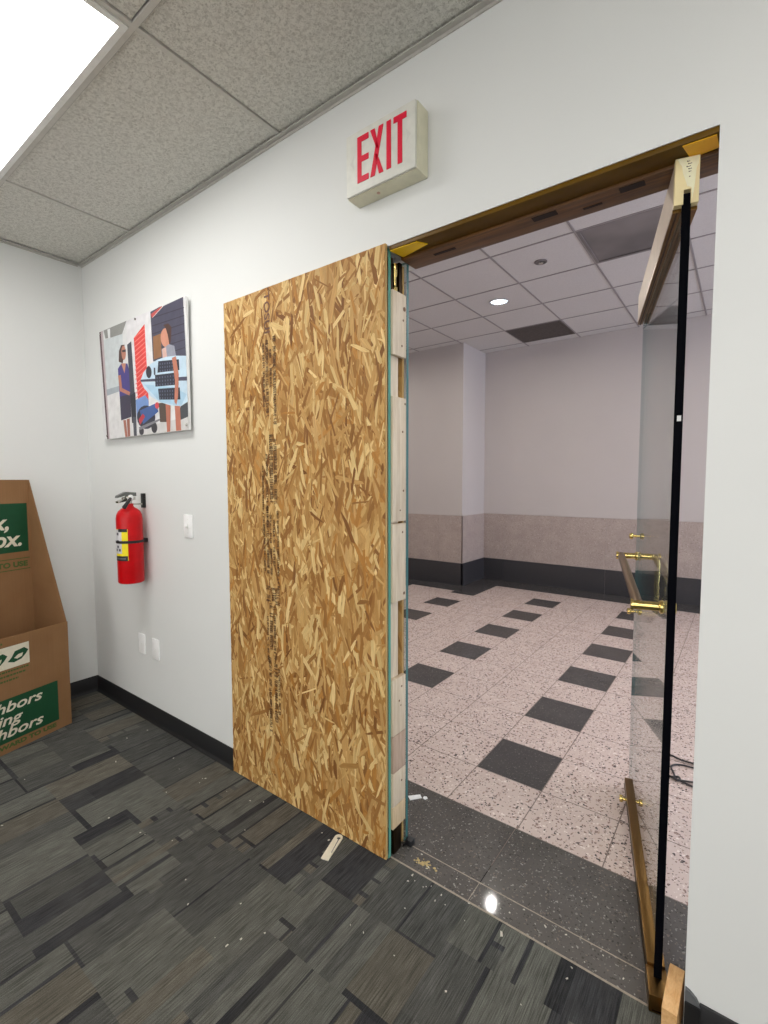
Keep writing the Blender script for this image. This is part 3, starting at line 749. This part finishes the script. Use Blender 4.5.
rect(.031, .048, zl, zt)
rect(.074, .091, zl, zt - .018); rect(.058, .107, zt - .018, zt)
b.build('lettering', t)['label'] = 'red EXIT letters'
b = MB(); b.lathe([(0, 0), (.006, 0), (.006, .002), (.004, .003), (0, .003)], M['testlamp'], (-.03, -.035, .0002), (0, 0, -1), 14); b.build('test_lamp', t)

# mounted photograph print
def pm(x, y):
    u = (x - 55) / 580.0; top = 280 - 230 * u; bot = 975 - 50 * u; v = (y - top) / (bot - top)
    tt = u * 2.91 / (2.36 + u * (2.91 - 2.36)); return (tt, v)
PX0, PX1, PZ0, PZ1 = .283, 1.213, 1.638, 2.274
t = thing('wall_picture', 'colour photo print of two people and a surfboard on a white panel', 'picture', ((PX0 + PX1) / 2, 0, PZ0))
hw, ph = (PX1 - PX0) / 2, PZ1 - PZ0
b = MB(); b.box(-hw, hw, -.030, -.016, 0, ph, M['plastic'], .001); b.build('panel', t)
for z_ in (.06, ph - .09): b = MB(); b.box(-hw + .06, hw - .06, -.016, -.0006, z_, z_ + .03, M['plastic']); b.build('mount', t)
pcol = {}
def pc(rgb):
    if rgb not in pcol: pcol[rgb] = plain('print_%02x%02x%02x' % rgb, rgb, .5, var=.08, scale=25, bumps=0)
    return pcol[rgb]
b = MB(); lay = [0]
def shp(pts, rgb, conv=True):
    lay[0] += 1; yy = -.0302 - lay[0] * .00002; out = []
    for p in pts:
        tt, v = pm(*p) if conv else p
        tt = min(1, max(0, tt)); v = min(1, max(0, v)); out.append((-hw + tt * 2 * hw, yy, ph * (1 - v)))
    b.face(out, pc(rgb))
def ell(cx, cy, rx, ry, rgb, n=18): shp([(cx + rx * math.cos(2 * PI * k / n), cy + ry * math.sin(2 * PI * k / n)) for k in range(n)], rgb)
def band(pts, rgb): shp(pts, rgb)
shp([(0, 0), (1, 0), (1, 1), (0, 1)], (222, 222, 222), False)
band([(85, 268), (240, 205), (205, 300), (95, 320)], (148, 148, 144))
band([(110, 262), (128, 255), (128, 330), (115, 330)], (226, 226, 226))
band([(80, 330), (210, 290), (210, 650), (90, 680)], (206, 212, 214))
band([(85, 650), (180, 625), (180, 660), (88, 690)], (168, 176, 184))
band([(88, 690), (190, 660), (190, 970), (95, 975)], (224, 222, 222))
band([(52, 282), (66, 276), (92, 975), (82, 975)], (86, 58, 64))
band([(66, 276), (80, 270), (100, 975), (92, 975)], (196, 180, 182))
band([(240, 205), (410, 135), (410, 700), (260, 760), (240, 500)], (226, 224, 226))
band([(285, 318), (360, 228), (372, 745), (300, 745)], (226, 66, 62))
for k in range(16):
    y0 = 250 + k * 30; band([(288, y0 + 62), (362, y0), (362, y0 + 8), (288, y0 + 70)], (242, 128, 118))
band([(240, 360), (268, 338), (282, 745), (250, 745)], (66, 66, 78))
band([(402, 150), (470, 110), (470, 470), (410, 470)], (72, 70, 84)); band([(405, 150), (622, 48), (632, 440), (412, 470)], (76, 74, 92))
for k in range(6):
    y0 = 120 + k * 52; band([(410, y0 + 66), (626, y0), (626, y0 + 7), (410, y0 + 73)], (56, 54, 70))
band([(405, 165), (480, 105), (480, 125), (412, 190)], (196, 82, 78)); band([(412, 190), (490, 108), (500, 100), (425, 180)], (236, 232, 232))
band([(415, 310), (468, 290), (468, 440), (415, 460)], (148, 104, 70)); band([(300, 905), (636, 838), (638, 925), (300, 965)], (208, 206, 204))
band([(585, 770), (636, 740), (636, 838), (560, 870)], (70, 72, 78))
# left person
band([(196, 850), (214, 850), (222, 962), (206, 966)], (170, 108, 88)); band([(220, 845), (240, 840), (240, 958), (224, 962)], (158, 98, 80))
band([(178, 690), (250, 668), (252, 830), (182, 852)], (58, 52, 74)); band([(172, 515), (198, 480), (238, 482), (246, 520), (250, 680), (178, 696)], (70, 60, 132))
band([(172, 560), (190, 555), (196, 640), (250, 668), (244, 690), (180, 660)], (186, 122, 100))
band([(196, 480), (228, 480), (216, 545)], (196, 136, 114)); band([(180, 470), (184, 400), (200, 362), (222, 360), (224, 400), (206, 480)], (76, 48, 44)); ell(215, 412, 15, 46, (192, 128, 106)); band([(204, 396), (230, 390), (230, 406), (206, 408)], (52, 40, 44))
band([(250, 690), (285, 668), (285, 860), (255, 872)], (36, 38, 50))
# case and trolley
band([(285, 720), (350, 690), (372, 720), (372, 800), (290, 830)], (118, 150, 204)); ell(352, 835, 62, 78, (44, 46, 62)); band([(310, 790), (420, 745), (436, 800), (330, 880)], (62, 92, 150))
band([(300, 850), (330, 810), (345, 830), (310, 885)], (190, 54, 66)); ell(428, 760, 14, 22, (206, 70, 74)); ell(405, 905, 20, 36, (50, 48, 54)); ell(318, 925, 16, 28, (54, 52, 58))
band([(300, 900), (440, 848), (452, 856), (310, 918)], (132, 130, 136)); band([(440, 745), (490, 740), (490, 870), (445, 870)], (84, 70, 62))
band([(262, 830), (285, 830), (285, 955), (265, 960)], (72, 74, 84))
# right person and board
band([(486, 740), (520, 740), (512, 935), (490, 937)], (182, 110, 88)); band([(545, 700), (580, 690), (586, 930), (552, 935)], (188, 116, 94))
ell(500, 318, 34, 62, (206, 144, 120)); band([(486, 236), (520, 226), (540, 250), (534, 340), (524, 370), (514, 300), (500, 250)], (80, 54, 46))
band([(470, 395), (520, 360), (556, 372), (566, 440), (500, 460), (474, 450)], (150, 152, 166)); band([(474, 390), (500, 380), (505, 440), (478, 450)], (214, 176, 164))
shp([(322, 594), (345, 540), (390, 490), (440, 460), (500, 442), (560, 436), (632, 438), (637, 740), (590, 768), (520, 762), (450, 738), (390, 700), (345, 645)], (196, 218, 234))
band([(345, 620), (540, 640), (630, 690), (590, 768), (450, 738)], (170, 204, 226)); band([(322, 588), (636, 574), (636, 600), (324, 602)], (70, 70, 92))
ell(380, 540, 19, 40, (44, 44, 58)); band([(414, 512), (424, 512), (424, 560), (414, 560)], (48, 52, 76))
for pts in ([(446, 470), (584, 460), (586, 530), (438, 545)], [(422, 560), (578, 545), (578, 626), (422, 636)], [(440, 650), (586, 645), (588, 724), (446, 722)]):
    band(pts, (38, 40, 56)); (xa, ya), (xb, yb), (xc, yc), (xd, yd) = pts
    for i in range(8):
        for j in range(3):
            u, v = (i + .55) / 8.6, (j + .6) / 3.3; x = xa + (xb - xa) * u; y = ya + (yb - ya) * u; h = (yd - ya) + ((yc - yb) - (yd - ya)) * u
            band([(x, y + h * v), (x + 6, y + h * v - 1), (x + 6, y + h * v + 11), (x, y + h * v + 12)], (92, 98, 118))
band([(540, 450), (566, 440), (582, 560), (574, 700), (560, 760), (548, 740), (556, 600)], (192, 122, 98))
b.build('printed_image', t, recalc=False)
for tt, v in (pm(302, 196), pm(632, 893), pm(66, 292), pm(84, 950)):
    b = MB(); b.lathe([(0, .004), (.006, .003), (.007, 0)], M['chrome'], (-hw + min(.985, tt) * 2 * hw, -.0326, ph * (1 - v)), (0, -1, 0), 12); b.build('mounting_screw', t)

# fire extinguisher
t = thing('fire_extinguisher', 'red fire extinguisher hung on the wall under the picture', 'fire extinguisher', (.700, -.088, .829))
R0 = .066
b = MB(); b.lathe([(0, .004), (.04, .0), (.058, .0), (.064, .004), (R0, .012), (R0, .355), (.063, .375), (.054, .395), (.04, .408), (.026, .416), (.022, .424), (.022, .436), (0, .437)], M['red'], seg=40); b.build('cylinder', t)
def lab(z0, z1, a0, a1, m, r, bb): bb.lathe([(r, z0), (r, z1)], M[m], (0, 0, 0), (0, 0, 1), 24, a0, a1)
# angles in the lathe frame
def la(deg):  # world angle -> lathe angle
    u = Vector((0, 0, 1)).cross(Vector((0, 1, 0))); w = Vector((0, 0, 1)).cross(u); d = Vector((math.cos(math.radians(deg)), math.sin(math.radians(deg)), 0))
    return math.atan2(d.dot(w), d.dot(u))
def labw(z0, z1, d0, d1, m, r, bb):
    a0, a1 = la(d0), la(d1)
    while a1 < a0: a1 += 2 * PI
    lab(z0, z1, a0, a1, m, r, bb)
b = MB(); labw(.13, .30, -150, -34, 'lab_y', R0 + .0006, b); labw(.168, .298, -150, -62, 'lab_w', R0 + .0009, b); labw(.285, .302, -80, -36, 'black', R0 + .0012, b); labw(.128, .155, -150, -36, 'black', R0 + .0010, b)
for zz in (.275, .235, .205): labw(zz - .008, zz + .006, -92, -78, 'lab_g', R0 + .0014, b)
for d0 in (-120, -100, -80): labw(.180, .194, d0, d0 + 12, 'lab_g', R0 + .0014, b)
labw(.137, .145, -100, -45, 'lab_g', R0 + .0014, b)
b.build('label', t)
b = MB(); b.lathe([(R0 + .001, .222), (R0 + .003, .2225), (R0 + .003, .2365), (R0 + .001, .237)], M['black'], seg=40); b.box(-.025, .025, R0 - .002, .086, .219, .24, M['black']); b.build('strap', t)
b = MB(); b.lathe([(0, .43), (.016, .43), (.016, .452), (.02, .455), (.02, .475), (.012, .48), (0, .48)], M['chrome'], seg=20)
b.tube([(0, -.012, .463), (0, -.034, .463)], .008, M['chrome'], 12); v_ = b.build('valve', t)
b = MB(); b.prism([(-.062, .440), (-.062, .450), (-.015, .470), (.03, .472), (.03, .456), (-.015, .450)], lambda a, c, h: (h, a, c), -.015, .015, M['chrome']); b.build('carry_handle', v_)
b = MB(); b.prism([(-.066, .468), (-.062, .480), (-.02, .500), (.035, .496), (.035, .476), (-.02, .480)], lambda a, c, h: (h, a, c), -.015, .015, M['lever']); b.build('lever', v_)
b = MB(); b.tube([(.02, 0, .465), (.036, -.01, .46), (.046, -.03, .44), (.05, -.05, .415)], [.008, .008, .009, .011], M['black'], 12); b.build('nozzle', v_)
b = MB(); b.lathe([(0, 0), (.014, 0), (.015, .004), (.013, .008), (0, .009)], M['paper'], (.02, .0, .47), (1, 0, 0), 16); b.build('gauge', v_)
b = MB(); b.tube([(-.02, -.01, .474), (.02, -.012, .474)], .002, M['brass'], 8); b.tube([(.02 + .011 * math.cos(a), -.012, .463 + .011 * math.sin(a)) for a in [2 * PI * k / 14 for k in range(15)]], .0016, M['brass'], 6, False); b.build('safety_pin', v_)
b = MB(); b.box(-.013, .013, .072, .0877, .41, .49, M['black'], .001); b.box(-.010, .010, .016, .0705, .427, .436, M['chrome'], .001); b.build('wall_hook', t)

# switch and plates
def plate(x, z, w, h, label, name, cat, toggle, group=None):
    t = thing(name, label, cat, (x, 0, z), 0, group)
    b = MB(); b.box(-w / 2, w / 2, -.007, -.0005, 0, h, M['plastic'], .0028); b.build('plate', t)
    for zz in ((.3, .7) if toggle else (.5,)):
        b = MB(); b.lathe([(0, .0016), (.003, .001), (.0034, 0)], M['frame_w'], (0, -.0068, h * (.5 + (zz - .5) * 1.5)), (0, -1, 0), 10); b.build('screw', t)
    b = MB()
    if toggle: b.box(-.005, .005, -.0085, -.0068, h * .39, h * .61, M['frame_w']); b.prism([(-.0068, h * .44), (-.020, h * .42), (-.021, h * .49), (-.0068, h * .56)], lambda a, c, k: (k, a, c), -.004, .004, M['frame_w'])
    if toggle: b.build('toggle', t)
plate(1.143, 1.1, .078, .116, 'white light switch on the wall between extinguisher and strand board', 'light_switch', 'light switch', True)
plate(.622, .386, .074, .116, 'blank white wall plate low down, below the fire extinguisher', 'wall_plate', 'wall plate', False, 'low blank wall plates')
plate(.778, .384, .074, .116, 'blank white wall plate low down, nearer to the strand board', 'wall_plate', 'wall plate', False, 'low blank wall plates')

# ------------------------------------------------------------------ cardboard box display
t = thing('cardboard_display_box', 'open front brown cardboard display box with green printed panels', 'cardboard box', (.354, -.288, .001), math.radians(14.3))
cb = M['cardboard']; BW, BD, BF, BB, th = .62, .286, .593, 1.395, .006
Xn, Yn, Zn = (0, 1, 0), (0, 0, 1), (1, 0, 0)       # reading direction runs towards local +y, seen from +x
def onp(x, y, z): return frame((x, y, z), Xn, Yn, Zn)
b = MB(); b.box(-th, 0, -BW, 0, 0, BF, cb)
def pq(x, y0, y1, z0, z1, m): b.face([(x, y0, z0), (x, y1, z0), (x, y1, z1), (x, y0, z1)], M[m])
pq(.0004, -BW + .05, -.070, .055, .279, 'green')
for k, s_ in enumerate(('neighbors', 'helping', 'neighbors')):
    b.text(s_, .074, onp(.0008, -.540, .212 - .066 * k), M['printw'], shear=.28, bold=.0014, sx=1.3)
b.text('ARE FORWARD TO USE', .029, onp(.0006, -.535, .024), M['greenink'], bold=.0016, sx=1.45)
pq(.0004, -.50, -.208, .432, .545, 'printw')
def leafy(y, z, s_):
    b.face([(.0008, y + a * s_, z + c * s_) for a, c in ((-.05, -.02), (-.03, .0), (-.015, .026), (.008, .03), (.03, .034), (.05, .016), (.035, -.004), (.015, -.022), (-.02, -.03))], M['green'])
    b.face([(.0012, y + a * s_, z + c * s_) for a, c in ((-.02, -.008), (.0, .006), (.024, .008), (.018, -.008), (-.005, -.016))], M['printw'])
leafy(-.262, .487, 1.); leafy(-.362, .482, 1.); leafy(-.45, .48, .9)
rr = random.Random(5)
for z, ya, yb in ((.418, -.50, -.215), (.396, -.50, -.228), (.372, -.46, -.265), (.566, -.50, -.33)):
    y = ya
    while y < yb:
        w = rr.uniform(.006, .016); pq(.0005, y, min(y + w, yb), z - .004, z + .005, 'greenink'); y += w + .003
b.build('front_panel', t, recalc=False)
b = MB(); b.box(-BD, -BD + th, -BW, 0, 0, BB, cb); xf = -BD + th + .0004
pq(xf, -BW + .04, -.020, .985, 1.262, 'green')
b.text('box,', .112, onp(xf + .0004, -.178 - .0, 1.125), M['printw'], shear=.25, bold=.003, sx=1.0, align='RIGHT') if False else None
b.text('box,', .118, onp(xf + .0004, -.118, 1.118), M['printw'], shear=.25, bold=.003, align='RIGHT')
b.text('box.', .118, onp(xf + .0004, -.055, 1.022), M['printw'], shear=.25, bold=.003, align='RIGHT')
pq(xf, -BW + .04, -.016, .945, .9495, 'greenink'); pq(xf, -BW + .04, -.016, .883, .8875, 'greenink')
b.text('FREE TO USE', .040, onp(xf + .0003, -.03, .902), M['greenink'], bold=.002, sx=1.15, align='RIGHT')
b.build('back_panel', t, recalc=False)
for yy in (-th, -BW):
    b = MB(); b.prism([(-BD + th, .0), (-th, 0), (-th, BF), (-BD + th, BB)], lambda a, c, h: (a, h, c), yy, yy + th, cb); b.build('side_panel', t)
b = MB(); b.box(-BD + th, -th, -BW + th, -th, .004, .004 + th, cb); b.build('bottom_panel', t)

# ------------------------------------------------------------------ small things on the floors
# ivory plastic strip with a looped end
t = thing('plastic_strip', 'small ivory plastic strip with a looped end lying by the strand board', 'plastic strip', (2.198, -.08, .0008), math.radians(80 + 25))
b = MB(); n = 14; outer = [(.048 + .0165 * math.cos(a), .0165 * math.sin(a)) for a in [-PI / 2 + PI * k / n for k in range(n + 1)]]
poly = [(-.066, -.0165), (.048, -.0165)] + outer[1:-1] + [(.048, .0165), (-.066, .0135)]
bm = bmesh.new(); top = []
hole = [(.046 + .0075 * math.cos(2 * PI * k / 16), -.002 + .0075 * math.sin(2 * PI * k / 16)) for k in range(16)]
slit = [(.040, -.0070), (-.030, -.0115), (-.030, -.0095), (.040, -.0035)]
ev = []
for loop in (poly, hole):
    vv = [bm.verts.new((a, c, 0)) for a, c in loop]
    ev += [bm.edges.new((vv[i], vv[(i + 1) % len(vv)])) for i in range(len(vv))]
bmesh.ops.triangle_fill(bm, use_beauty=True, edges=ev)
r_ = bmesh.ops.extrude_face_region(bm, geom=list(bm.faces)); bmesh.ops.translate(bm, verts=[g for g in r_['geom'] if isinstance(g, bmesh.types.BMVert)], vec=(0, 0, .004))
bmesh.ops.recalc_face_normals(bm, faces=bm.faces)
b.bm(bm, M['tool'])
b.prism(slit, lambda a, c, h: (a, c, h), .0041, .0045, M['lab_g']); b.build('strip_body', t)

def scrap(pts, label):
    b = MB(); b.prism([(x, y) for x, y in pts], lambda a, c, h: (a, c, h), .0006, .0030, M['paper']); tag(b.build('paper_scrap'), label, 'paper scrap', 'white scraps by the glass edge')
scrap([(2.262, .335), (2.285, .318), (2.318, .360), (2.300, .375)], 'larger white paper scrap on the dark strip beside the glass edge')
scrap([(2.322, .362), (2.334, .360), (2.340, .372), (2.330, .380), (2.320, .374)], 'smaller white paper scrap on the dark strip, right of the larger one')
b = MB(); rr = random.Random(11)
for k in range(46):
    x, y, r = 2.512 + rr.gauss(0, .017), .060 + rr.gauss(0, .008), rr.uniform(.002, .0055)
    b.lathe([(r, .0003), (r * .8, .0008), (0, .0010)], M['glue'], (x, y, 0), (0, 0, 1), 7)
tag(b.build('glue_residue'), 'yellowish dried glue patch on the granite threshold', 'glue residue', kind='stuff')
b = MB()
for k in range(110):
    x, y = rr.uniform(.5, 3.2), -abs(rr.gauss(0, .8)) - .02
    if k > 85: x, y = rr.uniform(2.45, 3.2), rr.uniform(-.05, .1)
    if y < -2.5 or (x < .62 and y > -1.1): continue
    r = rr.uniform(.0008, .0024) * (2.0 if rr.random() < .06 else 1); a = rr.uniform(0, 6.3); l = rr.uniform(1, 2.6)
    pts = [(x + r * (l * math.cos(a) * p - math.sin(a) * q_), y + r * (l * math.sin(a) * p + math.cos(a) * q_)) for p, q_ in ((-1, -.7), (1, -1), (.8, 1), (-.7, .8))]
    b.prism(pts, lambda aa, cc, h: (aa, cc, h), .0005, .0022, M['crumb'])
tag(b.build('debris'), 'tiny pale crumbs scattered over carpet and threshold', 'debris', kind='stuff')

# cable on the hall floor
def smooth(pts, n=8):
    out = []; P = [Vector(p) for p in pts]; P = [P[0]] + P + [P[-1]]
    for i in range(1, len(P) - 2):
        for k in range(n):
            s_ = k / n; a, b_, c, d = P[i - 1], P[i], P[i + 1], P[i + 2]
            out.append(.5 * ((2 * b_) + (c - a) * s_ + (2 * a - 5 * b_ + 4 * c - d) * s_ ** 2 + (3 * b_ - a - 3 * c + d) * s_ ** 3))
    return out + [P[-2]]
t = thing('cable', 'dark loosely knotted cable lying on the hall floor behind the door', 'cable', (3.4, 1.25, .0))
def rel(pts): return [(x - 3.4, y - 1.25, .005 + (i % 3) * .0012) for i, (x, y) in enumerate(pts)]
b = MB()
b.tube(smooth(rel([(3.95, 1.46), (3.6, 1.42), (3.242, 1.362), (3.148, 1.385), (3.06, 1.36), (3.05, 1.25), (3.12, 1.20), (3.193, 1.175), (3.257, 1.150), (3.45, 1.08), (3.8, 1.06)])), .0042, M['cable'], 8)
b.tube(smooth(rel([(3.93, 1.40), (3.6, 1.385), (3.30, 1.328), (3.20, 1.318), (3.163, 1.275), (3.18, 1.215), (3.193, 1.175), (3.23, 1.180), (3.33, 1.21), (3.6, 1.25), (3.9, 1.30)])), .0042, M['cable'], 8)
b.build('cord', t)
b = MB(); b.tube(smooth([(-.207 + .014 * math.cos(a), -.075 + .011 * math.sin(a), .010 + .003 * math.sin(2 * a)) for a in [2 * PI * k / 9 for k in range(15)]]), .005, M['cable'], 8); b.build('knot', t)

# ------------------------------------------------------------------ camera and look
cam = bpy.data.cameras.new('camera'); co = bpy.data.objects.new('camera', cam); C.objects.link(co)
r_, u_, f_ = (.799954747, .600058655, -.001418576), (-.036922634, .051581884, .997985986), (-.598923302, .798291250, -.063418919)
co.matrix_world = frame((3.393056, -1.345769, 1.382969), r_, u_, tuple(-c for c in f_))
cam.sensor_fit = 'AUTO'; cam.sensor_width = 36.; cam.lens = 478.65 * 36 / 1024; cam.clip_start = .02
S.camera = co
w = bpy.data.worlds.new('world'); S.world = w; w.use_nodes = True
w.node_tree.nodes['Background'].inputs[0].default_value = (.7, .78, .9, 1); w.node_tree.nodes['Background'].inputs[1].default_value = .0
S.view_settings.view_transform = 'Standard'; S.view_settings.look = 'None'; S.view_settings.gamma = 1; S.view_settings.use_curve_mapping = False
S.view_settings.exposure = 0.0
try: S.cycles.use_denoising = True; S.cycles.transparent_max_bounces = 16
except Exception: pass
